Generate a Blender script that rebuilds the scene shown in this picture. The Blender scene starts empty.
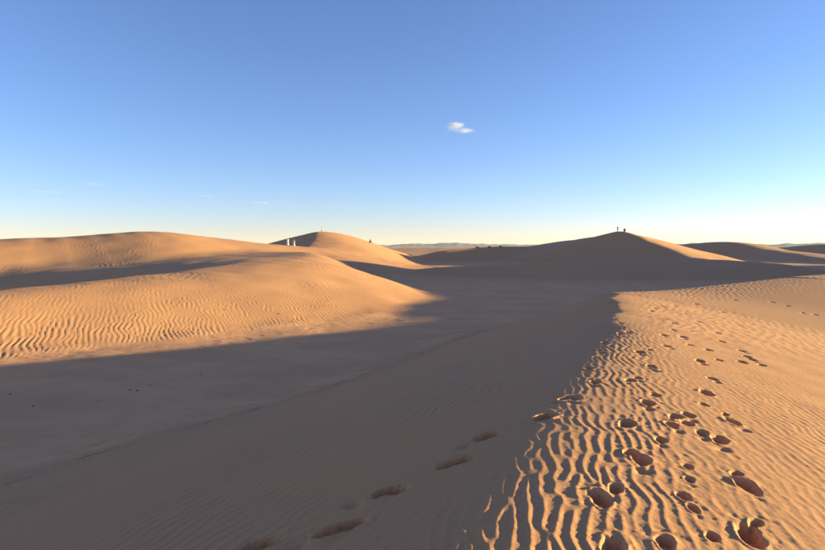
import bpy, bmesh, math, random
import numpy as np


# ---------------------------------------------------------------- camera, sky, sun, exposure
EYE = 4.5                       # the camera stands on the near dune, 4.5 m above the flat between the dunes
SUN_EL = math.radians(5.6)
SUN_AZ = math.radians(81.0)     # clockwise from +Y (the view direction): the sun is low on the right

sc = bpy.context.scene
COL = sc.collection
cam_d = bpy.data.cameras.new("camera")
cam_d.sensor_width = 36.0
cam_d.lens = 26.0
cam_d.clip_start = 0.05
cam_d.clip_end = 60000.0
cam = bpy.data.objects.new("camera", cam_d)
COL.objects.link(cam)
cam.location = (0, 0, EYE)
cam.rotation_euler = (math.radians(90 - 2.69), 0, 0)
sc.camera = cam

w = bpy.data.worlds.new("World")
sc.world = w
w.use_nodes = True
wn = w.node_tree
wn.nodes.clear()
sky = wn.nodes.new("ShaderNodeTexSky")
sky.sky_type = 'NISHITA'
sky.sun_disc = False
sky.sun_elevation = SUN_EL
sky.sun_rotation = SUN_AZ
sky.altitude = 1900
sky.air_density = 1.0
sky.dust_density = 0.2
sky.ozone_density = 3.5
bg = wn.nodes.new("ShaderNodeBackground")
bg.inputs["Strength"].default_value = 0.147
wo = wn.nodes.new("ShaderNodeOutputWorld")
tint = wn.nodes.new("ShaderNodeMix")          # the camera's white balance, the same over the whole sky
tint.data_type = 'RGBA'; tint.blend_type = 'MULTIPLY'
tint.inputs[0].default_value = 1.0
tint.inputs[7].default_value = (1.14, 0.815, 0.84, 1)
wn.links.new(sky.outputs[0], tint.inputs[6])
wn.links.new(tint.outputs[2], bg.inputs[0])
wn.links.new(bg.outputs[0], wo.inputs[0])

sun_d = bpy.data.lights.new("sun", 'SUN')
sun_d.energy = 5.0
sun_d.angle = math.radians(0.53)
sun_d.color = (1.0, 0.89, 0.43)
sun = bpy.data.objects.new("sun", sun_d)
COL.objects.link(sun)
sun.rotation_euler = (math.radians(90) - SUN_EL, 0, math.pi - SUN_AZ)
sun.location = (60, -5, 30)

sc.view_settings.view_transform = 'Standard'
sc.view_settings.look = 'None'
sc.view_settings.gamma = 1.0
sc.view_settings.use_curve_mapping = False
sc.view_settings.exposure = 1.5
sc.cycles.volume_bounces = 1

# ---------------------------------------------------------------- noise
F = np.float32
_rs = np.random.RandomState(12)
_ang = _rs.uniform(0, 2*np.pi, 65536)
_GX = np.cos(_ang).astype(F); _GY = np.sin(_ang).astype(F)
def noise(x, y, seed=0):
    """gradient noise, about -1..1"""
    x = np.asarray(x); y = np.asarray(y)
    x0 = np.floor(x); y0 = np.floor(y)
    fx = (x - x0).astype(F); fy = (y - y0).astype(F)
    ix = x0.astype(np.int32) + seed*37; iy = y0.astype(np.int32) + seed*91
    ux = fx*fx*fx*(fx*(fx*6-15)+10); uy = fy*fy*fy*(fy*(fy*6-15)+10)
    a0 = (ix & 255) << 8; a1 = ((ix+1) & 255) << 8; b0 = iy & 255; b1 = (iy+1) & 255
    def g(k, dx, dy):
        return _GX[k]*(fx-dx) + _GY[k]*(fy-dy)
    a = g(a0+b0, 0, 0); a += ux*(g(a1+b0, 1, 0)-a)
    b = g(a0+b1, 0, 1); b += ux*(g(a1+b1, 1, 1)-b)
    return (a + uy*(b-a)) * F(1.5)
def fbm(x, y, seed=0, o=3):
    s = 0; a = 1.0; f = 1.0
    for i in range(o):
        s = s + a*noise(x*f, y*f, seed+i*17); a *= 0.5; f *= 2.03
    return s
def sst(a, b, x):
    t = np.clip((x-a)/(b-a), 0, 1)
    return t*t*(3-2*t)
def smax(a, b, k):
    d = np.clip(0.5 + 0.5*(a-b)/k, 0, 1)
    return b*(1-d) + a*d + k*d*(1-d)

# ---------------------------------------------------------------- the dunes: crest lines (x, y, z) with a profile on each side
# node: x, y, z, slope/width left, rounding left, slope/width right, rounding right
# profile 'lin': falls with that slope from a crest rounded over that many metres; 'bell': cos2 bell of that width
DUNES = {
 'near': dict(kind=('lin', 'lin'), k=0.5, pts=[
   (-13.4, -34, 1.6, .27, .8, .10, 1.5), (-5.8, -14, 2.6, .27, .8, .15, 1.5), (-0.42, 0, 2.9, .27, .8, .15, 1.5), (0.64, 3.1, 2.9, .27, .8, .15, 1.5),
   (1.78, 6, 2.9, .27, .7, .15, 1.3), (2.8, 8.4, 2.88, .27, .6, .15, 1.0), (4.35, 12.2, 2.8, .29, .45, .15, .9),
   (6.35, 18.2, 2.65, .32, .25, .15, .8), (8.55, 25, 2.5, .34, .2, .15, .8), (10.6, 30, 1.4, .3, .5, .1, 1), (12, 34, -.3, .27, 1, .1, 1)]),
 'spur': dict(kind=('lin', 'lin'), k=0.5, pts=[
   (7.0, 24.4, 1.7, .3, .3, .12, 1), (8.8, 25.4, 2.45, .3, .3, .10, 1), (13.2, 28.6, 2.5, .32, .4, .10, 1.5), (21, 33.5, 2.75, .35, .5, .10, 2), (29, 38.5, 3.0, .4, .5, .12, 2), (37, 43.8, 3.7, .45, .5, .14, 2),
   (47, 50.5, 5.0, .5, .5, .16, 2), (57, 60.5, 5.6, .55, .6, .18, 3), (67, 73, 7.1, .6, .6, .18, 3), (88, 94, 12.0, .62, .6, .18, 3), (111, 115, 15.6, .62, .6, .2, 3), (121, 130, 12.5, .62, 1, .2, 3), (128, 144, 5.5, .5, 2, .2, 3), (134, 156, -.5, .4, 2, .2, 3)]),
 'rippled': dict(kind=('lin', 'bell'), k=0.4, pts=[
   (-38, 12, -.4, .1, 2, 12, 1), (-30, 22, 1.2, .12, 2, 14, 1), (-24.5, 29, 1.95, .16, 1.2, 16, 1), (-22, 33, 2.1, .24, .8, 18, 1), (-20, 38, 2.3, .3, .6, 22, 1), (-17, 48, 2.75, .20, 1.6, 29, 1),
   (-14, 62, 3.2, .08, 4, 23, 1), (-14, 76, 3.4, .06, 4, 16, 1), (-18, 95, 3.6, .06, 4, 16, 1), (-22, 115, 2.6, .1, 4, 16, 1), (-26, 130, 0, .1, 4, 16, 1)]),
 'broad': dict(kind=('bell', 'bell'), k=1.0, pts=[
   (-130, 70, 2, 30, 1, 35, 1), (-85, 82, 5.2, 30, 1, 40, 1), (-62, 90, 5.6, 30, 1, 42, 1), (-47, 100, 6.9, 30, 1, 44, 1), (-40, 108, 6.4, 30, 1, 44, 1), (-29, 118, 5.2, 30, 1, 40, 1),
   (-14, 126, 3.4, 30, 1, 34, 1), (2, 132, 0, 30, 1, 30, 1)]),
 'summit': dict(kind=('lin', 'bell'), k=0.5, pts=[
   (-18, 104, 2.6, .25, 2, 30, 1), (-22, 130, 4.7, .25, 1, 34, 1), (-23.5, 146, 6.8, .25, .6, 36, 1), (-25.6, 165, 8.65, .25, .8, 40, 1),
   (-27, 190, 7.4, .25, 1, 44, 1), (-22, 225, 4, .2, 2, 44, 1), (-15, 260, 0, .2, 2, 44, 1)]),
 'peak': dict(kind=('lin', 'lin'), k=0.8, pts=[
   (57.5, 96, -1.2, .2, 1, .2, 1), (58.7, 108, 0.0, .2, 1, .2, 1), (59.6, 118, 1.1, .2, 1, .2, 1), (60.2, 135, 3.3, .22, .8, .22, 1.2), (59.8, 150, 5.6, .22, .8, .24, 1.4), (60, 160, 7.4, .24, .6, .24, .9), (59, 171, 9.0, .25, .5, .22, 1.0),
   (60, 185, 7.7, .2, 1.0, .2, 2), (61, 205, 7.7, .2, 1.5, .2, 2), (58, 225, 6.9, .18, 2, .2, 2), (50, 250, 4.5, .18, 3, .2, 2), (36, 282, 0, .18, 3, .2, 2)]),
 'low': dict(kind=('bell', 'bell'), k=0.8, pts=[
   (-6, 180, 0, 20, 1, 16, 1), (10, 189, 3.0, 24, 1, 18, 1), (22, 197, 4.15, 26, 1, 20, 1), (45, 200, 4.8, 26, 1, 22, 1), (75, 206, 4, 26, 1, 22, 1), (110, 214, 0, 26, 1, 22, 1)]),
 'swell': dict(kind=('bell', 'bell'), k=0.6, pts=[
   (-10, 99, -1, 18, 1, 16, 1), (4, 98, 1.2, 20, 1, 22, 1), (20, 94, 2.0, 22, 1, 30, 1), (40, 95, 2.4, 24, 1, 33, 1), (56, 100, 2.0, 22, 1, 32, 1), (72, 108, -1, 14, 1, 24, 1)]),
 'right': dict(kind=('lin', 'bell'), k=0.8, pts=[
   (110, 142, -.6, .17, 1, 34, 1), (117, 166, 1.0, .17, 1, 34, 1), (126, 195, 2.3, .17, 1, 36, 1), (133, 226, 3.8, .17, 1, 40, 1), (133, 250, 6.7, .17, 2.5, 44, 1), (127, 275, 6, .17, 3, 44, 1), (112, 310, 3, .17, 3, 44, 1), (100, 340, 0, .17, 3, 44, 1)]),
 'outer': dict(kind=('lin', 'bell'), k=0.8, pts=[
   (228, 240, -.5, .18, 2, 40, 1), (222, 270, 3.4, .18, 2, 44, 1), (218, 295, 6.2, .18, 3, 50, 1), (208, 325, 5.2, .18, 3, 50, 1), (190, 370, 0, .18, 3, 50, 1)]),
}
def crom(P, n=6):
    P = np.array(P, float); out = []
    Q = np.vstack([2*P[0]-P[1], P, 2*P[-1]-P[-2]])
    for i in range(1, len(Q)-2):
        p0, p1, p2, p3 = Q[i-1], Q[i], Q[i+1], Q[i+2]
        for t in np.arange(n)/n:
            out.append(0.5*(2*p1 + (p2-p0)*t + (2*p0-5*p1+4*p2-p3)*t*t + (3*p1-p0-3*p2+p3)*t**3))
    out.append(P[-1])
    return np.array(out)
for nm, D in DUNES.items():
    D['line'] = crom(D['pts'], 9 if nm in ('near', 'spur') else 5)

def dune_h(name, x, y):
    """height of one dune alone (-50 where it does not reach) and signed distance to its crest (right side positive)"""
    D = DUNES[name]; L = D['line']
    H = np.full(x.shape, -50.0); S = np.full(x.shape, 99.0)
    reach = 0
    for j, kd in enumerate(D['kind']):
        c = L[:, 3+2*j]
        r = (c.max() if kd == 'bell' else ((L[:, 2]+1.2)/c).max()+2)
        reach = max(reach, r)
    m = (x > L[:, 0].min()-reach) & (x < L[:, 0].max()+reach) & (y > L[:, 1].min()-reach) & (y < L[:, 1].max()+reach)
    idx = np.nonzero(m)[0]
    if len(idx) == 0:
        return H, S
    px = x[idx]; py = y[idx]
    best = np.full(px.shape, 1e18); sd = np.zeros(px.shape)
    for i in range(len(L)-1):
        ax, ay = L[i, 0], L[i, 1]; dx, dy = L[i+1, 0]-ax, L[i+1, 1]-ay
        l2 = dx*dx+dy*dy
        t = np.clip(((px-ax)*dx + (py-ay)*dy)/l2, 0, 1)
        ex = px-ax-t*dx; ey = py-ay-t*dy
        d2 = ex*ex+ey*ey
        b = d2 < best
        best = np.where(b, d2, best)
        sd = np.where(b, np.sign(ex*dy - ey*dx), sd)
    d0 = np.sqrt(best)
    sg2 = (0.30*d0 + 0.15)**2
    W = np.zeros_like(d0); ac = [np.zeros_like(d0) for _ in range(6)]
    for i in range(len(L)-1):                      # blend over the nearest stretch of the crest, so the flanks have no creases
        ax, ay = L[i, 0], L[i, 1]; dx, dy = L[i+1, 0]-ax, L[i+1, 1]-ay
        t = np.clip(((px-ax)*dx + (py-ay)*dy)/(dx*dx+dy*dy), 0, 1)
        ex = px-ax-t*dx; ey = py-ay-t*dy
        d2 = ex*ex+ey*ey
        wt = np.exp(-(d2-best)/sg2)*math.hypot(dx, dy)
        W += wt; ac[0] += wt*np.sqrt(d2)
        for q in range(5):
            ac[q+1] += wt*(L[i, 2+q] + t*(L[i+1, 2+q]-L[i, 2+q]))
    d = ac[0]/W; z = ac[1]/W
    cc = [v/W for v in ac[2:]]
    out = np.zeros_like(z)
    for j, kd in enumerate(D['kind']):
        a = cc[2*j]; r = cc[2*j+1]
        if kd == 'lin':
            v = z - a*(np.sqrt(d*d+r*r)-r)
        else:
            t = np.clip(d/a, 0, 1)
            v = (z+1.0)*(0.5+0.5*np.cos(np.pi*t)) - 1.0
        out = np.where((sd > 0) == (j == 1), v, out)
    e0 = L[1, :2]-L[0, :2]; e1 = L[-1, :2]-L[-2, :2]          # beyond its ends a ridge falls away
    e0 = e0/np.hypot(*e0); e1 = e1/np.hypot(*e1)
    over = np.maximum(0, -((px-L[0, 0])*e0[0]+(py-L[0, 1])*e0[1])) + np.maximum(0, (px-L[-1, 0])*e1[0]+(py-L[-1, 1])*e1[1])
    out = out - .35*np.where(best < (over*1.6+.5)**2, over, 0)*(D['kind'][1] == 'lin')
    H[idx] = out; S[idx] = d*sd
    return H, S

NAMES = list(DUNES)
def ripples(x, y, ang, lam, seed, nw=9, spread=.16, dk=.10):
    """wavy sand ripples with forks; ang = direction of the ripple crests, clockwise from +Y"""
    rs = np.random.RandomState(seed)
    wx = x + .6*lam*noise(x/lam/5, y/lam/5, seed); wy = y + .6*lam*noise(x/lam/5, y/lam/5, seed+5)
    re = 0; im = 0
    for i in range(nw):
        a = ang + rs.normal(0, spread); k = 2*np.pi/lam*(1+rs.normal(0, dk)); p = rs.uniform(0, 6.28)
        ph = k*(wx*np.cos(a) - wy*np.sin(a)) + p
        re = re + np.cos(ph); im = im + np.sin(ph)
    ab = np.sqrt(re*re+im*im)/math.sqrt(nw)
    ph = np.arctan2(im, re)
    ph = ph + .45*np.sin(ph)
    return (.45*np.cos(ph) + .55*(1-2*np.abs(np.sin(ph/2))**1.25)) * sst(0, .7, ab)

def macro(x, y):
    r = np.hypot(x, y)
    base = .10*fbm(x/9, y/9, 3) + .12*noise(x/35, y/35, 8)
    far = sst(230, 700, r)
    base = base + far*(1.6 + 1.4*fbm(x/90, y/140, 21, 3)) * sst(6000, 3000, r)
    z = base; rid = np.zeros(x.shape, np.int8); S = {}
    for i, n in enumerate(NAMES):
        if n == 'near':                     # the far part of the crest is trodden and slumped: it wanders
            a = sst(6, 13, y)*np.exp(-((x-.35*y+.2)/2.2)**2)
            h, s = dune_h(n, x + a*(.26*noise(x/2.3, y/1.9, 71) + .10*noise(x/.8, y/.7, 72)), y)
        else:
            h, s = dune_h(n, x, y)
        S[n] = (h, s)
        if n not in ('near', 'spur'):
            h = h + .35*noise(x/17+i*3, y/17, 31+i)*sst(0, 3, h)
        if n == 'broad':
            h = h - 1.1*np.exp(-((x+47)/10)**2-((y-77)/12)**2)*sst(-1, 1, h)
        rid = np.where(h > z+.02, i+1, rid)
        z = smax(h, z, DUNES[n]['k'])
    return z, rid, S

def gauss_ring(t, c, w):
    return np.exp(-((t-c)/w)**2)
# footprints: x, y, heading clockwise from +Y (degrees), half length, half width, depth
PRINTS = [
 (1.95, 3.36, 15, 0.151, 0.073, 0.072), (2.07, 3.52, 47, 0.081, 0.037, 0.034), (2.34, 4.08, 1, 0.140, 0.066, 0.067), (2.38, 4.31, 42, 0.068, 0.038, 0.035), (1.20, 3.74, 6, 0.142, 0.069, 0.066), (1.35, 3.89, 26, 0.099, 0.049, 0.042),
 (1.74, 4.45, 20, 0.133, 0.064, 0.057), (1.70, 4.59, 32, 0.095, 0.052, 0.046), (2.66, 5.08, 22, 0.141, 0.068, 0.057), (2.05, 4.37, 12, 0.077, 0.039, 0.034), (1.78, 3.82, 8, 0.083, 0.041, 0.038), (1.76, 3.66, 9, 0.067, 0.034, 0.029),
 (1.39, 3.21, 11, 0.102, 0.050, 0.045), (1.08, 3.13, 20, 0.121, 0.066, 0.059), (1.70, 3.30, 23, 0.066, 0.035, 0.033), (3.10, 5.69, 2, 0.124, 0.061, 0.060), (3.16, 5.95, 26, 0.064, 0.030, 0.029), (2.53, 5.67, 28, 0.111, 0.062, 0.058),
 (2.71, 5.78, 14, 0.108, 0.058, 0.046), (2.57, 5.50, 17, 0.104, 0.052, 0.046), (2.38, 5.40, 3, 0.103, 0.050, 0.056), (2.58, 5.23, 23, 0.103, 0.056, 0.046), (1.95, 5.35, 32, 0.134, 0.070, 0.062), (2.45, 6.12, 21, 0.132, 0.069, 0.070),
 (3.40, 6.81, 12, 0.138, 0.074, 0.062), (3.91, 7.69, 9, 0.106, 0.057, 0.057), (4.36, 8.97, 16, 0.142, 0.067, 0.068), (4.83, 9.31, 22, 0.107, 0.053, 0.049), (3.28, 8.10, 9, 0.128, 0.063, 0.073), (2.64, 7.17, 22, 0.128, 0.069, 0.056),
 (2.79, 7.31, 9, 0.092, 0.048, 0.043), (3.57, 9.29, 15, 0.131, 0.073, 0.061), (3.84, 9.57, 2, 0.084, 0.042, 0.049), (4.38, 10.18, 10, 0.134, 0.062, 0.058), (5.16, 10.32, 18, 0.128, 0.061, 0.051), (4.97, 11.71, 16, 0.130, 0.074, 0.058),
 (5.37, 11.76, 15, 0.148, 0.077, 0.065), (6.19, 13.09, 16, 0.134, 0.070, 0.067), (5.60, 12.73, 16, 0.097, 0.058, 0.054), (6.95, 13.48, 23, 0.138, 0.069, 0.063), (6.20, 11.90, 15, 0.109, 0.056, 0.049), (7.76, 16.01, 8, 0.161, 0.086, 0.065),
 (6.59, 15.47, 4, 0.161, 0.086, 0.070), (6.42, 14.57, 6, 0.127, 0.067, 0.054), (8.52, 18.42, 18, 0.141, 0.078, 0.063), (7.20, 17.85, 18, 0.132, 0.064, 0.070), (7.81, 19.12, 17, 0.148, 0.066, 0.059), (8.45, 20.04, 14, 0.137, 0.074, 0.061),
 (9.23, 20.89, 20, 0.141, 0.079, 0.059), (10.83, 22.61, 9, 0.120, 0.072, 0.061), (6.01, 10.79, 12, 0.108, 0.061, 0.049), (5.70, 10.08, 24, 0.127, 0.067, 0.064), (5.25, 9.41, 17, 0.132, 0.072, 0.058), (5.65, 9.81, 20, 0.120, 0.055, 0.051),
 (5.55, 9.38, 20, 0.115, 0.053, 0.048), (4.31, 11.79, 14, 0.122, 0.069, 0.067), (4.10, 11.65, 21, 0.118, 0.059, 0.048), (4.75, 13.51, 18, 0.126, 0.068, 0.055), (2.94, 9.13, 15, 0.127, 0.060, 0.057), (3.39, 10.43, 32, 0.112, 0.055, 0.059),
 (2.17, 7.02, 21, 0.123, 0.057, 0.057), (1.73, 6.27, 16, 0.117, 0.066, 0.051), (15.17, 23.99, 16, 0.137, 0.074, 0.062), (14.73, 22.39, 24, 0.117, 0.060, 0.062), (15.02, 22.09, 14, 0.147, 0.066, 0.076), (15.06, 24.87, 23, 0.114, 0.062, 0.055),
 (5.77, 16.99, 15, 0.121, 0.067, 0.069), (6.78, 20.29, 22, 0.123, 0.063, 0.070), (2.37, 7.93, 17, 0.108, 0.063, 0.054), (-0.99, 3.75, 66, 0.166, 0.087, 0.079), (-0.46, 3.72, 58, 0.176, 0.090, 0.088), (-0.16, 4.25, 67, 0.161, 0.095, 0.089),
 (0.35, 4.64, 58, 0.168, 0.079, 0.087), (0.65, 5.23, 49, 0.167, 0.080, 0.070), (1.26, 5.61, 51, 0.166, 0.090, 0.088), (1.65, 6.30, 48, 0.121, 0.069, 0.063), (2.10, 4.95, 22, 0.090, 0.047, 0.048), (2.67, 6.49, 11, 0.090, 0.049, 0.038),
 (1.95, 4.12, 16, 0.060, 0.031, 0.026), (3.10, 6.24, 4, 0.074, 0.040, 0.038), (13.54, 24.94, 20, 0.115, 0.065, 0.054), (10.92, 20.93, 19, 0.116, 0.062, 0.052), (5.01, 10.68, 19, 0.106, 0.049, 0.050), (9.40, 17.02, 23, 0.108, 0.057, 0.060),
]
def relief(x, y, z, S):
    """small relief: wind ripples, crust ledges, trodden sand and footprints; returns height, crust colour mask, footprint id"""
    r = np.hypot(x, y)
    D = np.radians
    # ---- near dune and its spur
    hn, sn = S['near']; hs, ss_ = S['spur']
    on_n = sst(.0, .25, hn - np.maximum(hs, .25)); on_s = sst(0, .25, hs - np.maximum(hn, .25))*(ss_ > -30)
    m = r < 75
    xm, ym = x[m], y[m]
    patch = fbm(xm/2.6, ym/3.4, 41, 2)
    sn_m = sn[m]; nn = on_n[m]; sp = on_s[m]
    big = sst(-1.5, -.1, sn_m + .35*patch)*(1-sst(.35, 1.9, sn_m + .6*patch))
    dz = np.zeros(xm.shape)
    dz += nn*big*.0034*(.95+.7*patch)*ripples(xm, ym, D(15), .098, 5, spread=.16, dk=.13)
    fine = sst(.6, 2.2, sn_m)*(.8+.6*patch)
    dz += nn*fine*.0020*ripples(xm, ym, D(6), .075, 9, spread=.12, dk=.14)*sst(34, 14, ym)
    dz += nn*sst(.4, 2.5, sn_m)*.010*noise(xm/.55, ym/1.1, 77)*sst(9, 3, sn_m)
    dz += nn*sst(-1.2, .2, sn_m)*sst(16, 8, ym)*.0017*fbm(xm/.075, ym/.105, 71, 3)*(1+patch)
    lee = sst(-.4, -1.6, sn_m)
    dz += nn*lee*.0036*(1+patch)*ripples(xm, ym, D(20), .13, 13)*sst(30, 10, ym)
    dz += nn*lee*.012*noise(xm/1.3, ym/1.9, 79)
    dz += (sp*sst(-.6, .3, ss_[m])*sst(5, 1.0, np.abs(ss_[m])) + nn*sst(.2, 1.0, sn_m)*sst(9, 15, ym)*.55)*.008*ripples(xm, ym, D(30), .24, 15, spread=.2)
    # ---- rippled dune
    hr, sr = S['rippled']
    onr = sst(-.2, .15, hr[m])*sst(.9, .0, S['broad'][0][m]-hr[m])
    lo = onr*sst(-.3, .8, sr[m])*(.55+.45*sst(2.0, .9, hr[m]))
    dz += lo*.0135*(.95+.6*patch)*ripples(xm, ym, D(-24), .235, 29, spread=.12, dk=.11)*sst(75, 50, r[m])
    dz += onr*.05*noise(xm/3.1, ym/3.9, 83)
    # ---- flat: crust plates, ledges, drifted ripples at the foot of the near dune
    flat = (1-sst(-.05, .25, np.maximum(np.maximum(hn, hs), hr)[m]))
    n1 = fbm(xm/5.5 + .3*ym/5, ym/2.6, 51, 4)
    led = sst(-.02, .05, n1) + sst(.33, .38, n1)
    dz += flat*(.013*led + .006*fbm(xm/.5, ym/.5, 55, 2))
    dz += flat*(1-onr)*sst(.1, -.4, n1)*.006*ripples(xm, ym, D(70), .30, 25)
    foot = sst(-.35, -.05, hn[m])*sst(.7, .2, hn[m])*(sn_m < 0)
    dz += foot*.010*ripples(xm, ym, D(68), .34, 27)
    dz += foot*.032*sst(.10, .16, fbm(xm/1.6, ym/1.3, 57, 3))
    # ---- footprints
    pid = np.full(x.shape, -1, np.int32); pidm = np.full(xm.shape, -1, np.int32)
    pd = np.zeros(xm.shape); keep = np.ones(xm.shape); trod = np.zeros(xm.shape)
    for i, (fx, fy, hd, hl, hw, dp) in enumerate(PRINTS):
        q = np.nonzero((np.abs(xm-fx) < .55) & (np.abs(ym-fy) < .55))[0]
        if len(q) == 0: continue
        a = D(hd); ux, uy = xm[q]-fx, ym[q]-fy
        l = ux*math.sin(a) + uy*math.cos(a); c = ux*math.cos(a) - uy*math.sin(a)
        wob = .26*noise(ux*7+i*7.3, uy*7+i*3.1, 61) + .10*noise(ux*27+i*2.3, uy*27+i*5.1, 62)
        wl = hw*(1 + .22*np.clip(l/hl, -1, 1))                        # broader at the ball of the foot
        t = np.sqrt((l/hl)**2 + (c/wl)**2) + wob
        bowl = sst(1.03, .60, t)
        arch = 1 - .42*np.exp(-((l/hl+.12)/.20)**2)*((i*29) % 4 < 3)          # the arch between heel and ball
        prof = -1.15*dp*bowl*arch*(1 + .25*l/hl) + .26*dp*gauss_ring(t, .5, .25)*noise(ux*22+i, uy*22, 63)
        rim = .19*dp*gauss_ring(t, 1.16, .14)*np.clip(.35 + 1.5*noise(ux*5+i*2.7, uy*5, 65), 0, 1.4)
        tail = -.45*dp*np.exp(-(((l+1.75*hl)/(.42*hl))**2 + (c/(.62*hw))**2))*((i*37) % 5 < 3)     # a dragged heel or toe mark
        pd[q] += prof + rim + tail
        keep[q] *= 1-.85*sst(1.5, .9, t)
        trod[q] = np.maximum(trod[q], sst(3.4, 1.2, t))
        pidm[q] = np.where(t < 1.10, i, pidm[q])
    dz = dz*keep + pd + .0050*trod*keep*fbm(xm/.075, ym/.075, 67, 3)
    z = z.copy(); z[m] += dz
    pid[m] = pidm
    # ---- farther dunes: long soft ripples
    f = (r >= 40) & (r < 170)
    xf, yf = x[f], y[f]
    pf = fbm(xf/9, yf/9, 91, 2)
    hb = np.maximum(S['broad'][0], np.maximum(S['rippled'][0], S['summit'][0]))[f]
    z[f] += sst(.3, 1.0, hb)*sst(40, 52, r[f])*sst(170, 90, r[f])*.016*np.clip(.2+1.6*pf, 0, 1.2)*ripples(xf, yf, D(-20), .50, 33, spread=.17)
    z[f] += .05*noise(xf/4, yf/4, 93)
    crust = np.zeros(x.shape)
    crust[m] = flat*(.55+.45*sst(-.4, .3, n1))
    crust[~m] = (1-sst(-.1, .5, np.max([v[0][~m] for v in S.values()], axis=0)))*.6
    return z, crust, pid

def terrain(x, y):
    z, rid, S = macro(x, y)
    z, crust, pid = relief(x, y, z, S)
    return z, rid, crust, pid

# ---------------------------------------------------------------- helpers
def new_obj(name, me, mat=None, parent=None, label=None, cat=None, group=None, kind=None):
    o = bpy.data.objects.new(name, me)
    COL.objects.link(o)
    if mat is not None and me is not None:
        me.materials.append(mat)
    if parent is not None:
        o.parent = parent
    for k, v in (('label', label), ('category', cat), ('group', group), ('kind', kind)):
        if v:
            o[k] = v
    return o

def nodes(m):
    m.use_nodes = True
    return m.node_tree, m.node_tree.nodes, m.node_tree.links, m.node_tree.nodes["Principled BSDF"]
def mat_sand():
    m = bpy.data.materials.new("sand")
    nt, N, Lk, b = nodes(m)
    b.inputs["Roughness"].default_value = 0.92
    b.inputs["Specular IOR Level"].default_value = 0.15
    tc = N.new("ShaderNodeTexCoord")
    def nz(scale, det, rough=.55):
        n = N.new("ShaderNodeTexNoise"); n.inputs["Scale"].default_value = scale
        n.inputs["Detail"].default_value = det; n.inputs["Roughness"].default_value = rough
        Lk.new(tc.outputs["Object"], n.inputs["Vector"]); return n
    def mix(fac, a, c, kind='MIX'):
        x = N.new("ShaderNodeMix"); x.data_type = 'RGBA'; x.blend_type = kind
        for i, v in ((0, fac), (6, a), (7, c)):
            if hasattr(v, 'links'): Lk.new(v, x.inputs[i])
            else: x.inputs[i].default_value = v
        return x.outputs[2]
    def ramp(src, p0, c0, p1, c1):
        r = N.new("ShaderNodeValToRGB"); e = r.color_ramp.elements
        e[0].position = p0; e[0].color = c0; e[1].position = p1; e[1].color = c1
        Lk.new(src, r.inputs[0]); return r.outputs[0]
    n_big = nz(.09, 4); n_mid = nz(1.3, 5, .6); n_grain = nz(260, 3, .85); n_spk = nz(70, 4, .75)
    sand = mix(ramp(n_big.outputs[0], .35, (0, 0, 0, 1), .65, (1, 1, 1, 1)), (.76, .350, .150, 1), (.71, .330, .148, 1))
    sand = mix(ramp(n_mid.outputs[0], .3, (0, 0, 0, 1), .7, (1, 1, 1, 1)), sand, (.73, .342, .158, 1))
    at = N.new("ShaderNodeAttribute"); at.attribute_name = "crust"
    n_cr = nz(.8, 6, .65)
    clay = mix(ramp(n_cr.outputs[0], .4, (0, 0, 0, 1), .62, (1, 1, 1, 1)), (.88, .405, .180, 1), (.94, .440, .205, 1))
    col = mix(at.outputs["Fac"], sand, clay)
    col = mix(.55, col, ramp(n_spk.outputs[0], .30, (.62, .59, .56, 1), .52, (1, 1, 1, 1)), 'MULTIPLY')
    col = mix(.6, col, ramp(n_grain.outputs[0], .2, (.60, .56, .54, 1), .62, (1.0, 1.0, 1.0, 1)), 'MULTIPLY')
    Lk.new(col, b.inputs["Base Color"])
    b1 = N.new("ShaderNodeBump"); b1.inputs["Strength"].default_value = .7; b1.inputs["Distance"].default_value = .0035
    Lk.new(n_grain.outputs[0], b1.inputs["Height"])
    b2 = N.new("ShaderNodeBump"); b2.inputs["Strength"].default_value = .6; b2.inputs["Distance"].default_value = .006
    n_b = nz(38, 4, .65)
    Lk.new(n_b.outputs[0], b2.inputs["Height"]); Lk.new(b1.outputs[0], b2.inputs["Normal"])
    Lk.new(b2.outputs[0], b.inputs["Normal"])
    return m
SAND = mat_sand()

# ---------------------------------------------------------------- the sand: one sheet out to the horizon, finely divided where it is near, parted into flat and dunes
RES = 1.0
def radii():
    r = [0.0, .5, 1.0, 1.5]
    x = 1.9
    while x < 12500:
        r.append(x)
        if x < 2.6: q = .012
        elif x < 42: q = .0027
        elif x < 120: q = .004
        elif x < 300: q = .007
        elif x < 1000: q = .02
        else: q = .08
        x *= 1+q*RES
    return np.array(r)
def azimuths():
    a = list(np.arange(-.80, .80, .00225*RES))
    step = (2*math.pi-1.60)/180
    a += list(np.arange(.80, 2*math.pi-.80-step*.5, step))
    return np.array(a)
rr = radii(); aa = azimuths()
rr = rr[:len(rr)-1+len(rr)%2]; aa = aa[:len(aa)-len(aa)%2]
nr, na = len(rr), len(aa)
R, A = np.meshgrid(rr, aa, indexing='ij')
X = (R*np.sin(A)).ravel(); Y = (R*np.cos(A)).ravel()
def up2(c, cubic):
    """double a (ring, azimuth) grid; rings are open, azimuths wrap"""
    nx = np.roll(c, -1, 1)
    mid = (9*(c+nx) - np.roll(c, 1, 1) - np.roll(c, -2, 1))/16 if cubic else (c+nx)/2
    w = np.empty((c.shape[0], c.shape[1]*2), c.dtype); w[:, ::2] = c; w[:, 1::2] = mid
    p = np.vstack([w[:1], w, w[-1:]])
    mid = (9*(w[:-1]+w[1:]) - p[:-3] - p[3:])/16 if cubic else (w[:-1]+w[1:])/2
    o = np.empty((w.shape[0]*2-1, w.shape[1]), c.dtype); o[::2] = w; o[1::2] = mid
    return o.ravel()
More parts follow.
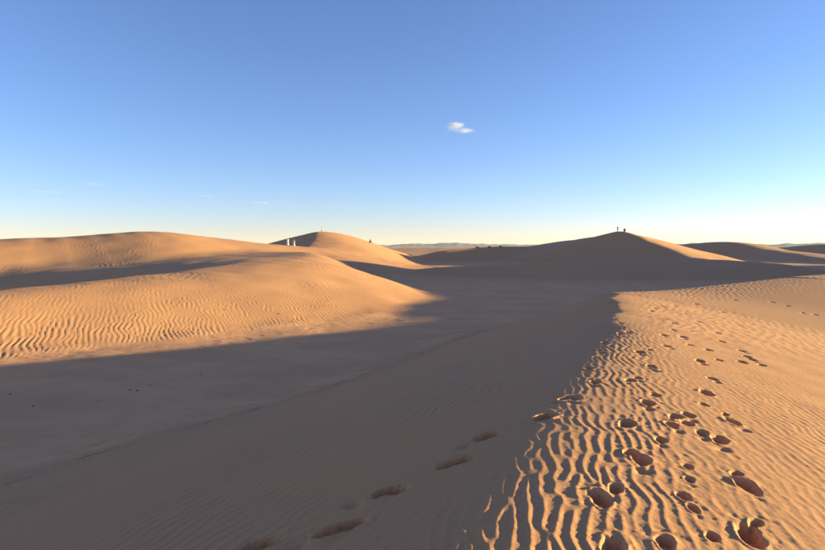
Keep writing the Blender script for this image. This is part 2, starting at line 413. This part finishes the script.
# the broad shapes are worked out on every second ring and azimuth, the small relief on all of them
Xc = X.reshape(nr, na)[::2, ::2]; Yc = Y.reshape(nr, na)[::2, ::2]
zc, rc, Sc = macro(Xc.ravel(), Yc.ravel())
Z0 = up2(zc.reshape(Xc.shape), True)
RID = np.repeat(np.repeat(rc.reshape(Xc.shape), 2, 0)[:nr], 2, 1).ravel()
S = {k: (up2(v[0].reshape(Xc.shape), False), up2(v[1].reshape(Xc.shape), False)) for k, v in Sc.items()}
Z, CRUST, PID = relief(X, Y, Z0, S)
co = np.stack([X, Y, Z], 1)
g3 = co.reshape(nr, na, 3)
tr = np.zeros_like(g3); tr[1:-1] = g3[2:]-g3[:-2]; tr[0] = g3[1]-g3[0]; tr[-1] = g3[-1]-g3[-2]
ta = np.roll(g3, -1, 1)-np.roll(g3, 1, 1)
NRM = np.cross(ta, tr); NRM[0] = (0, 0, 1)
NRM /= np.maximum(np.linalg.norm(NRM, axis=2, keepdims=True), 1e-9)
NRM *= np.sign(NRM[:, :, 2:3]+1e-12); NRM = NRM.reshape(-1, 3)
G = np.arange(nr*na).reshape(nr, na)
Gn = np.roll(G, -1, axis=1)
quads = np.stack([G[:-1], Gn[:-1], Gn[1:], G[1:]], -1).reshape(-1, 4)
def build(name, faces, **kw):
    used, inv = np.unique(faces, return_inverse=True)
    me = bpy.data.meshes.new(name)
    f = inv.reshape(-1, 4)
    me.vertices.add(len(used)); me.vertices.foreach_set('co', co[used].astype(F).ravel())
    me.loops.add(f.size); me.loops.foreach_set('vertex_index', f.astype(np.int32).ravel())
    me.polygons.add(len(f)); me.polygons.foreach_set('loop_start', np.arange(0, f.size, 4, dtype=np.int32))
    me.polygons.foreach_set('use_smooth', np.ones(len(f), bool))
    me.update(calc_edges=True)
    at = me.attributes.new('crust', 'FLOAT', 'POINT'); at.data.foreach_set('value', CRUST[used].astype(F))
    me.normals_split_custom_set_from_vertices(NRM[used].tolist())
    return new_obj(name, me, SAND, **kw)
# which dune each face belongs to
OWN = {'near': 'near', 'spur': 'near', 'rippled': 'rippled', 'broad': 'broad', 'summit': 'summit', 'peak': 'peak', 'low': 'low', 'swell': 'swell', 'right': 'right', 'outer': 'outer'}
LABEL = {'near': 'near dune with a footprint-marked crest, lit on one side and shaded on the other',
 'rippled': 'low sunlit dune covered in wavy wind ripples beyond the flat',
 'broad': 'broad smooth sunlit dune rising behind the rippled one',
 'summit': 'sunlit dune with a dark slip face and people in white on it',
 'peak': 'tall shaded dune with a sunlit edge and two dark figures on top',
 'low': 'long low shaded dune with scrub on its crest, joining the tall dune',
 'swell': 'faint swell of shaded sand in front of the tall dune',
 'right': 'far dune with a rounded shaded top beyond the tall dune',
 'outer': 'farthest dune, only its shaded shoulder in view'}
own_names = list(LABEL)
owner = np.array([-1] + [own_names.index(OWN[n]) for n in NAMES])
vo = owner[RID]
fo = vo[quads[:, 0]]
fp = np.max(PID[quads], axis=1)
build('sand_flat', quads[(fo == -1) & (fp < 0)], kind='structure', label='pale crusted sand flat lying between the dunes')
dunes = {}
for i, n in enumerate(own_names):
    dunes[n] = build('dune', quads[(fo == i) & (fp < 0)], kind='structure', label=LABEL[n])
for k in range(len(PRINTS)):
    sel = quads[fp == k]
    if len(sel):
        build('footprint', sel, parent=dunes['near'])


# ---------------------------------------------------------------- hills on the horizon
def plain_mat(name, col, rough=.9, var=.15, scale=3.0):
    m = bpy.data.materials.new(name)
    nt, N, Lk, b = nodes(m)
    b.inputs["Roughness"].default_value = rough
    b.inputs["Specular IOR Level"].default_value = .2
    n = N.new("ShaderNodeTexNoise"); n.inputs["Scale"].default_value = scale; n.inputs["Detail"].default_value = 4
    tc = N.new("ShaderNodeTexCoord"); Lk.new(tc.outputs["Object"], n.inputs["Vector"])
    r = N.new("ShaderNodeValToRGB"); e = r.color_ramp.elements
    e[0].position = .3; e[0].color = tuple(c*(1-var) for c in col) + (1,)
    e[1].position = .7; e[1].color = tuple(min(1, c*(1+var)) for c in col) + (1,)
    Lk.new(n.outputs[0], r.inputs[0]); Lk.new(r.outputs[0], b.inputs["Base Color"])
    return m
def py_mesh(name, verts, faces, smooth=True):
    me = bpy.data.meshes.new(name)
    me.from_pydata([tuple(map(float, v)) for v in verts], [], [tuple(map(int, f)) for f in faces])
    me.update()
    if smooth:
        me.polygons.foreach_set('use_smooth', np.ones(len(me.polygons), bool))
    return me
ROCK = plain_mat("hill_rock", (.30, .21, .15), var=.25, scale=.004)
def hills(name, r0, r1, a0, a1, top, seed, label):
    na_, nr_ = 420, 26
    az = np.radians(np.linspace(a0, a1, na_)); q = np.linspace(0, 1, nr_)
    AZ, Q = np.meshgrid(az, q, indexing='ij')
    rad = r0 + (r1-r0)*Q
    x = rad*np.sin(AZ); y = rad*np.cos(AZ)
    ridge = top*(.62 + .42*fbm(AZ*9, AZ*0+seed, seed, 3) + .10*noise(AZ*90, AZ*0, seed+3))
    ends = sst(0, .12, (AZ-az[0])/(az[-1]-az[0]))*sst(1, .88, (AZ-az[0])/(az[-1]-az[0]))
    zz = ridge*ends*sst(0, .45, Q)*sst(1, .6, Q)*(1+.12*fbm(x/260, y/260, seed+9, 3)) - 1.0
    v = np.stack([x, y, zz], -1).reshape(-1, 3)
    g = np.arange(na_*nr_).reshape(na_, nr_)
    f = np.stack([g[:-1, :-1], g[:-1, 1:], g[1:, 1:], g[1:, :-1]], -1).reshape(-1, 4)[:, ::-1]
    new_obj(name, py_mesh(name, v, f), ROCK, kind='structure', label=label)
hills('hills', 7600, 9600, -60, 14, 76, 4, 'long flat-topped hills hazy blue on the horizon')
hills('hills', 9400, 11200, -6, 66, 80, 12, 'farther line of hazy hills fading along the horizon')

# ---------------------------------------------------------------- height of the sand under a thing
def ground_z(x, y):
    return float(terrain(np.array([x]), np.array([y]))[0][0])

# ---------------------------------------------------------------- stones
STONE = plain_mat("dark_stone", (.14, .10, .075), var=.35, scale=30)
stone_meshes = []
for k in range(5):
    bm = bmesh.new(); bmesh.ops.create_icosphere(bm, subdivisions=2, radius=1)
    rs = random.Random(50+k); off = [rs.uniform(0, 9) for _ in range(3)]
    for v in bm.verts:
        n = float(noise(np.array([v.co.x*1.3+off[0]]), np.array([v.co.y*1.3+v.co.z+off[1]]), 7)[0])
        v.co *= 1 + .32*n
        v.co.z *= .62; v.co.x *= 1.25
    me = bpy.data.meshes.new('stone'); bm.to_mesh(me); bm.free(); me.materials.append(STONE)
    stone_meshes.append(me)
def stone(x, y, size, label, group, i):
    o = new_obj('stone', stone_meshes[i % 5], None, label=label, cat='stone', group=group)
    o.location = (x, y, ground_z(x, y)+size*.30); o.scale = (size, size, size*.9); o.rotation_euler = (0, 0, i*1.7)
for i, (x, y, q) in enumerate([(-12.29, 18.0, .034), (-10.79, 16.74, .032), (-8.51, 19.13, .022), (-7.51, 20.98, .03), (-9.29, 17.4, .018), (-8.98, 22.44, .02)]):
    stone(x, y, q, 'small dark stone lying alone on the shaded crusted flat', 'stones scattered on the shaded flat', i)
for i, (x, y, q) in enumerate([(-8.85, 18.48, .03), (-8.60, 18.42, .038)]):
    stone(x, y, q, 'one of two dark stones side by side on the shaded flat', 'pair of stones on the shaded flat', i+2)
for i, (x, y, q) in enumerate([(-7.96, 35.37, .04), (-6.95, 34.18, .045), (-10.89, 34.45, .035)]):
    stone(x, y, q, 'dark speck of stone on the sunlit rippled dune', 'stones on the sunlit rippled dune', i+1)

# ---------------------------------------------------------------- scrub on the far low crest
TWIG = plain_mat("dry_twig", (.12, .085, .05), var=.2, scale=20)
LEAF = plain_mat("scrub_leaf", (.06, .065, .035), var=.35, scale=8)
def shrub(x, y, w_, h_, seed, label):
    rs = random.Random(seed)
    root = new_obj('shrub', None, label=label, cat='shrub', group='scrub on the far low crest')
    root.location = (x, y, ground_z(x, y)-.03)
    sv, sf, lv, lf = [], [], [], []
    for k in range(26):
        a = rs.uniform(0, 6.283); lean = rs.uniform(.1, 1.0)
        tip = (math.cos(a)*lean*w_, math.sin(a)*lean*w_, h_*rs.uniform(.55, 1.0)*(1.1-.45*lean))
        b0 = (math.cos(a)*.06, math.sin(a)*.06, 0); t = .018
        i = len(sv)
        for c, q in ((b0, 1), (tip, .4)):
            for d in range(3):
                sv.append((c[0]+math.cos(d*2.094)*t*q, c[1]+math.sin(d*2.094)*t*q, c[2]))
        for d in range(3):
            sf.append((i+d, i+(d+1) % 3, i+3+(d+1) % 3, i+3+d))
        for m_ in range(42):
            f = rs.uniform(.3, 1.05); sp = .13
            c = [b0[j]+(tip[j]-b0[j])*f + rs.gauss(0, sp)*(.6 if j == 2 else 1) for j in range(3)]
            c[2] = max(c[2], .02)
            u = [rs.gauss(0, 1) for _ in range(3)]; v = [rs.gauss(0, 1) for _ in range(3)]
            lu = math.sqrt(sum(q*q for q in u)); lw = math.sqrt(sum(q*q for q in v))
            i = len(lv)
            for p, q in ((-.055, 0), (0, -.02), (.055, 0), (0, .02)):
                lv.append(tuple(c[j]+u[j]/lu*p+v[j]/lw*q for j in range(3)))
            lf.append((i, i+1, i+2, i+3))
    new_obj('stem', py_mesh('stem', sv, sf), TWIG, parent=root)
    new_obj('foliage', py_mesh('foliage', lv, lf, False), LEAF, parent=root)
shrub(21.3, 195.5, .95, .75, 1, 'widest dark scrub bush on the far shaded crest')
shrub(25.4, 196.2, .55, .45, 2, 'small middle scrub bush between two others on the far crest')
shrub(29.0, 196.6, .75, .5, 3, 'dark scrub bush on the far crest, nearest the tall dune')

# ---------------------------------------------------------------- people
def skin_mesh(name, J, E, sub=1):
    """grow one continuous surface over a skeleton: J joint -> (x, y, z, radius), E edges; first joint is the root"""
    keys = list(J); ix = {k: i for i, k in enumerate(keys)}
    me = bpy.data.meshes.new(name)
    me.from_pydata([J[k][:3] for k in keys], [(ix[a], ix[b]) for a, b in E], [])
    o = bpy.data.objects.new(name, me); COL.objects.link(o)
    md = o.modifiers.new('skin', 'SKIN'); md.use_smooth_shade = True
    for k in keys:
        sv = me.skin_vertices[0].data[ix[k]]
        r = J[k][3]; sv.radius = (r, r) if not isinstance(r, tuple) else r
    me.skin_vertices[0].data[0].use_root = True
    sd = o.modifiers.new('sub', 'SUBSURF'); sd.levels = sub; sd.render_levels = sub
    dg = bpy.context.evaluated_depsgraph_get()
    out = bpy.data.meshes.new_from_object(o.evaluated_get(dg))
    bpy.data.objects.remove(o)
    out.name = name
    return out
def hand(J, E, wrist, tag, d, side):
    """palm, four bent fingers of unequal length and a thumb; d = direction the hand points, side = towards the thumb"""
    w0 = J[wrist]
    L = math.sqrt(sum(c*c for c in d)); d = [c/L for c in d]
    def at(a, b, c=0): return [w0[j] + d[j]*a + side[j]*b + (-.4 if j == 2 else 0)*c for j in range(3)]
    J[tag+'palm'] = tuple(at(.075, 0)) + ((.034, .018),)
    E.append((wrist, tag+'palm'))
    for k, (off, ln) in enumerate(((.028, .070), (.010, .080), (-.010, .075), (-.028, .058))):
        J[tag+'fa%d' % k] = tuple(at(.11, off)) + (.009,)
        J[tag+'fb%d' % k] = tuple(at(.11+ln*.8, off, ln*.5)) + (.007,)
        E += [(tag+'palm', tag+'fa%d' % k), (tag+'fa%d' % k, tag+'fb%d' % k)]
    J[tag+'ta'] = tuple(at(.06, .045)) + (.011,); J[tag+'tb'] = tuple(at(.095, .065)) + (.008,)
    E += [(tag+'palm', tag+'ta'), (tag+'ta', tag+'tb')]
SKINM = plain_mat("skin", (.36, .20, .13), rough=.6, var=.08)
HAIR = plain_mat("dark_hair", (.03, .022, .018), rough=.6, var=.3)
WHITE = plain_mat("white_cotton", (.80, .77, .70), var=.05)
DARK = plain_mat("dark_cloth", (.035, .035, .045), var=.25)
GREY = plain_mat("grey_cloth", (.10, .10, .12), var=.2)
def person(x, y, face, pose, top, legs, robe, label, scale=1.0, group=None):
    """face: heading the person looks to, clockwise from +Y; local frame: +Y forward, Z up"""
    root = new_obj('person', None, label=label, cat='person', group=group)
    root.location = (x, y, ground_z(x, y)-.02); root.rotation_euler = (0, 0, -math.radians(face)); root.scale = (scale,)*3
    if pose in ('stand', 'arms_out', 'walk'):
        st = .06 if pose == 'walk' else .03
        hip = .92; J = {'pelvis': (0, 0, hip, (.15, .11)), 'waist': (0, 0, 1.08, (.135, .10)), 'chest': (0, .01, 1.28, (.17, .115)), 'neckb': (0, 0, 1.45, (.075, .07)), 'neck': (0, .01, 1.52, .055)}
        for s_, n in ((-1, 'l'), (1, 'r')):
            J['hip'+n] = (s_*.10, 0, .86, .095); J['knee'+n] = (s_*.11, st*s_+.03, .48, .06); J['ankle'+n] = (s_*.11, st*1.7*s_-.02, .09, .042); J['toe'+n] = (s_*.13, st*1.7*s_+.15, .035, .035)
            J['sh'+n] = (s_*.19, 0, 1.41, .062)
            if pose == 'arms_out':
                J['el'+n] = (s_*.42, .06, 1.33+.05*s_, .042); J['wr'+n] = (s_*.60, .16, 1.40+.11*s_, .028)
            else:
                J['el'+n] = (s_*.25, -.03, 1.13, .042); J['wr'+n] = (s_*.25, .09, .90, .028)
        hd = (0, .02, 1.53)
    else:                                                        # seated on the sand, knees up, arms round the shins
        J = {'pelvis': (0, -.12, .12, (.16, .13)), 'waist': (0, -.14, .30, (.14, .11)), 'chest': (0, -.06, .50, (.17, .12)), 'neckb': (0, 0, .66, (.075, .07)), 'neck': (0, .02, .72, .055)}
        for s_, n in ((-1, 'l'), (1, 'r')):
            J['hip'+n] = (s_*.11, -.06, .12, .095); J['knee'+n] = (s_*.13, .33, .48, .06); J['ankle'+n] = (s_*.12, .46, .08, .042); J['toe'+n] = (s_*.13, .62, .04, .035)
            J['sh'+n] = (s_*.19, 0, .63, .062); J['el'+n] = (s_*.27, .20, .44, .042); J['wr'+n] = (s_*.10, .42, .36, .028)
        hd = (0, .04, .73)
    E = [('pelvis', 'waist'), ('waist', 'chest'), ('chest', 'neckb'), ('neckb', 'neck')]
    for s_, n in ((-1, 'l'), (1, 'r')):
        E += [('pelvis', 'hip'+n), ('hip'+n, 'knee'+n), ('knee'+n, 'ankle'+n), ('ankle'+n, 'toe'+n), ('neckb', 'sh'+n), ('sh'+n, 'el'+n), ('el'+n, 'wr'+n)]
        d = [J['wr'+n][j]-J['el'+n][j] for j in range(3)]
        hand(J, E, 'wr'+n, 'h'+n, d, (0, 1, 0) if pose != 'seated' else (0, .3, .95))
    hx, hy, hz = hd
    J['jaw'] = (hx, hy+.02, hz+.05, (.062, .07)); J['skull'] = (hx, hy+.01, hz+.13, (.078, .095)); J['crown'] = (hx, hy, hz+.19, (.055, .065)); J['nose'] = (hx, hy+.125, hz+.105, .014)
    J['earl'] = (hx-.085, hy, hz+.11, .016); J['earr'] = (hx+.085, hy, hz+.11, .016)
    E += [('neck', 'jaw'), ('jaw', 'skull'), ('skull', 'crown'), ('skull', 'nose'), ('skull', 'earl'), ('skull', 'earr')]
    body = new_obj('body', skin_mesh('body', J, E), SKINM, parent=root)
    def cut(names_, grow):
        Jn = {k: tuple(J[k][:3]) + ((tuple(r_+grow for r_ in J[k][3]) if isinstance(J[k][3], tuple) else J[k][3]+grow),) for k in names_}
        return Jn, [(a, b) for a, b in E if a in Jn and b in Jn]
    def between(a, b, t, r): return tuple(J[a][j]+(J[b][j]-J[a][j])*t for j in range(3)) + (r,)
    Jt, Et = cut(['waist', 'chest', 'neckb', 'shl', 'ell', 'wrl', 'shr', 'elr', 'wrr'], .018)
    Jt['hem'] = between('waist', 'pelvis', .75, (.162, .128)); Et.append(('waist', 'hem'))
    new_obj('shirt', skin_mesh('shirt', Jt, Et, 2), top, parent=root)
    if robe:                                                     # long robe: a flared skirt with folds from the waist to the shins
        prof = [(1.12, .15), (.92, .20), (.6, .245), (.35, .28), (.14, .31)]
        v, f = [], []; n = 28
        for i, (zz, rad) in enumerate(prof):
            for k in range(n):
                a = k/n*2*math.pi; q = rad*(1 + .07*i/4*math.sin(a*7))
                v.append((math.cos(a)*q, math.sin(a)*q*.72, zz))
        for i in range(len(prof)-1):
            for k in range(n):
                f.append((i*n+k, i*n+(k+1) % n, (i+1)*n+(k+1) % n, (i+1)*n+k))
        new_obj('robe', py_mesh('robe', v, f), top, parent=root)
    else:
        Jl, El = cut(['pelvis', 'hipl', 'kneel', 'anklel', 'hipr', 'kneer', 'ankler'], .014)
        Jl['belt'] = between('pelvis', 'waist', .7, (.145, .11)); El.append(('pelvis', 'belt'))
        new_obj('trousers', skin_mesh('trousers', Jl, El, 2), legs, parent=root)
    bm = bmesh.new(); bmesh.ops.create_icosphere(bm, subdivisions=3, radius=1)      # hair or headcloth: a cap over the crown and nape
    bmesh.ops.delete(bm, geom=[v for v in bm.verts if v.co.z < .12 - .75*max(0, -v.co.y) + .35*max(0, v.co.y)], context='VERTS')
    for v in bm.verts:
        v.co = (v.co.x*.096+hx, v.co.y*.118+hy-.002, v.co.z*.112+hz+.135)
    me = bpy.data.meshes.new('hair'); bm.to_mesh(me); bm.free()
    me.polygons.foreach_set('use_smooth', np.ones(len(me.polygons), bool))
    new_obj('headcloth' if robe else 'hair', me, WHITE if robe else HAIR, parent=root)
    return root
person(-24.35, 116.4, 170, 'stand', WHITE, WHITE, True, 'taller person in a long white robe standing before the dark slip face', .86)
person(-23.05, 116.0, 200, 'walk', WHITE, WHITE, True, 'shorter person in a white robe beside the taller robed one', .76)
person(-24.6, 162.5, 120, 'seated', WHITE, WHITE, False, 'person in white sitting on the very top of the sunlit dune', 1.15)
person(-11.6, 163.0, 95, 'seated', DARK, GREY, False, 'person in dark clothes sitting alone on the sunlit dune shoulder', 1.1)
person(58.6, 170.6, 180, 'arms_out', DARK, GREY, False, 'dark figure standing with arms held out on the tall dune', .8)
person(60.1, 169.2, 210, 'seated', DARK, DARK, False, 'dark figure sitting on the tall dune below the standing one', 1.15)

# ---------------------------------------------------------------- clouds: small volumes of vapour high above the far plain
def cloud_mat(name, dens, nscale, seed, thr):
    m = bpy.data.materials.new(name); m.use_nodes = True
    nt = m.node_tree; N = nt.nodes; Lk = nt.links; N.clear()
    out = N.new("ShaderNodeOutputMaterial"); pv = N.new("ShaderNodeVolumePrincipled")
    pv.inputs["Color"].default_value = (.97, .97, .98, 1); pv.inputs["Anisotropy"].default_value = .35
    tc = N.new("ShaderNodeTexCoord"); ln = N.new("ShaderNodeVectorMath"); ln.operation = 'LENGTH'
    Lk.new(tc.outputs["Object"], ln.inputs[0])
    mp = N.new("ShaderNodeMapping"); mp.inputs["Location"].default_value = (seed, seed*.7, 0); mp.inputs["Scale"].default_value = (1.0, 1.0, .55)
    Lk.new(tc.outputs["Object"], mp.inputs["Vector"])
    nz_ = N.new("ShaderNodeTexNoise"); nz_.inputs["Scale"].default_value = nscale; nz_.inputs["Detail"].default_value = 5; nz_.inputs["Roughness"].default_value = .6
    Lk.new(mp.outputs[0], nz_.inputs["Vector"])
    def ma(op, a, b):
        x = N.new("ShaderNodeMath"); x.operation = op
        for i, v in enumerate((a, b)):
            if hasattr(v, 'links'): Lk.new(v, x.inputs[i])
            else: x.inputs[i].default_value = v
        return x.outputs[0]
    fall = ma('SUBTRACT', 1.0, ln.outputs["Value"])
    v = ma('ADD', ma('MULTIPLY', fall, .75), ma('MULTIPLY', nz_.outputs[0], 2.6))
    v = ma('MAXIMUM', ma('SUBTRACT', v, thr), 0.0)
    v = ma('MULTIPLY', v, ma('MAXIMUM', fall, 0.0))
    Lk.new(ma('MULTIPLY', v, dens), pv.inputs["Density"])
    Lk.new(pv.outputs[0], out.inputs["Volume"])
    return m
def cloud(px, py, dist, parts, label):
    """px: bearing as x/y, py: height as z/y"""
    root = new_obj('cloud', None, label=label, cat='cloud')
    root.location = (px*dist, dist, py*dist)
    for i, (ox, oz, sx, sz, dens, thr) in enumerate(parts):
        bm = bmesh.new(); bmesh.ops.create_icosphere(bm, subdivisions=3, radius=1)
        me = bpy.data.meshes.new('puff'); bm.to_mesh(me); bm.free()
        o = new_obj('puff', me, cloud_mat('vapour', dens, 2.2, ox*.01+i*3.1+px*7, thr), parent=root)
        o.location = (ox, i*9.0, oz); o.scale = (sx, sx*.6, sz)
cloud(.078, .1985, 6000, [(-45, 22, 120, 44, .055, 1.35), (60, -26, 140, 36, .022, 1.4), (-20, -18, 150, 24, .008, 1.35)], 'small bright white cloud high in the blue sky')
cloud(-.2550, .0745, 9000, [(-20, 0, 150, 26, .012, 1.35), (70, 4, 70, 28, .03, 1.35)], 'tiny pale cloud streak low over the sunlit dunes')
cloud(-.345, .0860, 9500, [(0, 0, 210, 28, .005, 1.35)], 'very faint thin cloud wisp beside the tiny pale streak')
cloud(-.533, .1050, 9500, [(0, 0, 210, 36, .005, 1.35)], 'faint grey cloud smudge above the broad dune')
cloud(-.617, .0920, 9500, [(0, 0, 440, 32, .0035, 1.35)], 'longest faint cloud veil low in the sky')

# ---------------------------------------------------------------- haze in the air
bm = bmesh.new(); bmesh.ops.create_cube(bm, size=1.0)
me = bpy.data.meshes.new('haze'); bm.to_mesh(me); bm.free()
hz_m = bpy.data.materials.new("haze"); hz_m.use_nodes = True
hn_ = hz_m.node_tree; hn_.nodes.clear()
ho = hn_.nodes.new("ShaderNodeOutputMaterial"); hv = hn_.nodes.new("ShaderNodeVolumePrincipled")
hv.inputs["Color"].default_value = (.86, .90, .96, 1); hv.inputs["Density"].default_value = 3.0e-5
hn_.links.new(hv.outputs[0], ho.inputs["Volume"])
hz = new_obj('haze', me, hz_m, kind='stuff', label='thin pale haze filling the air over the desert')
hz.scale = (26000, 26000, 134); hz.location = (0, 0, 63)
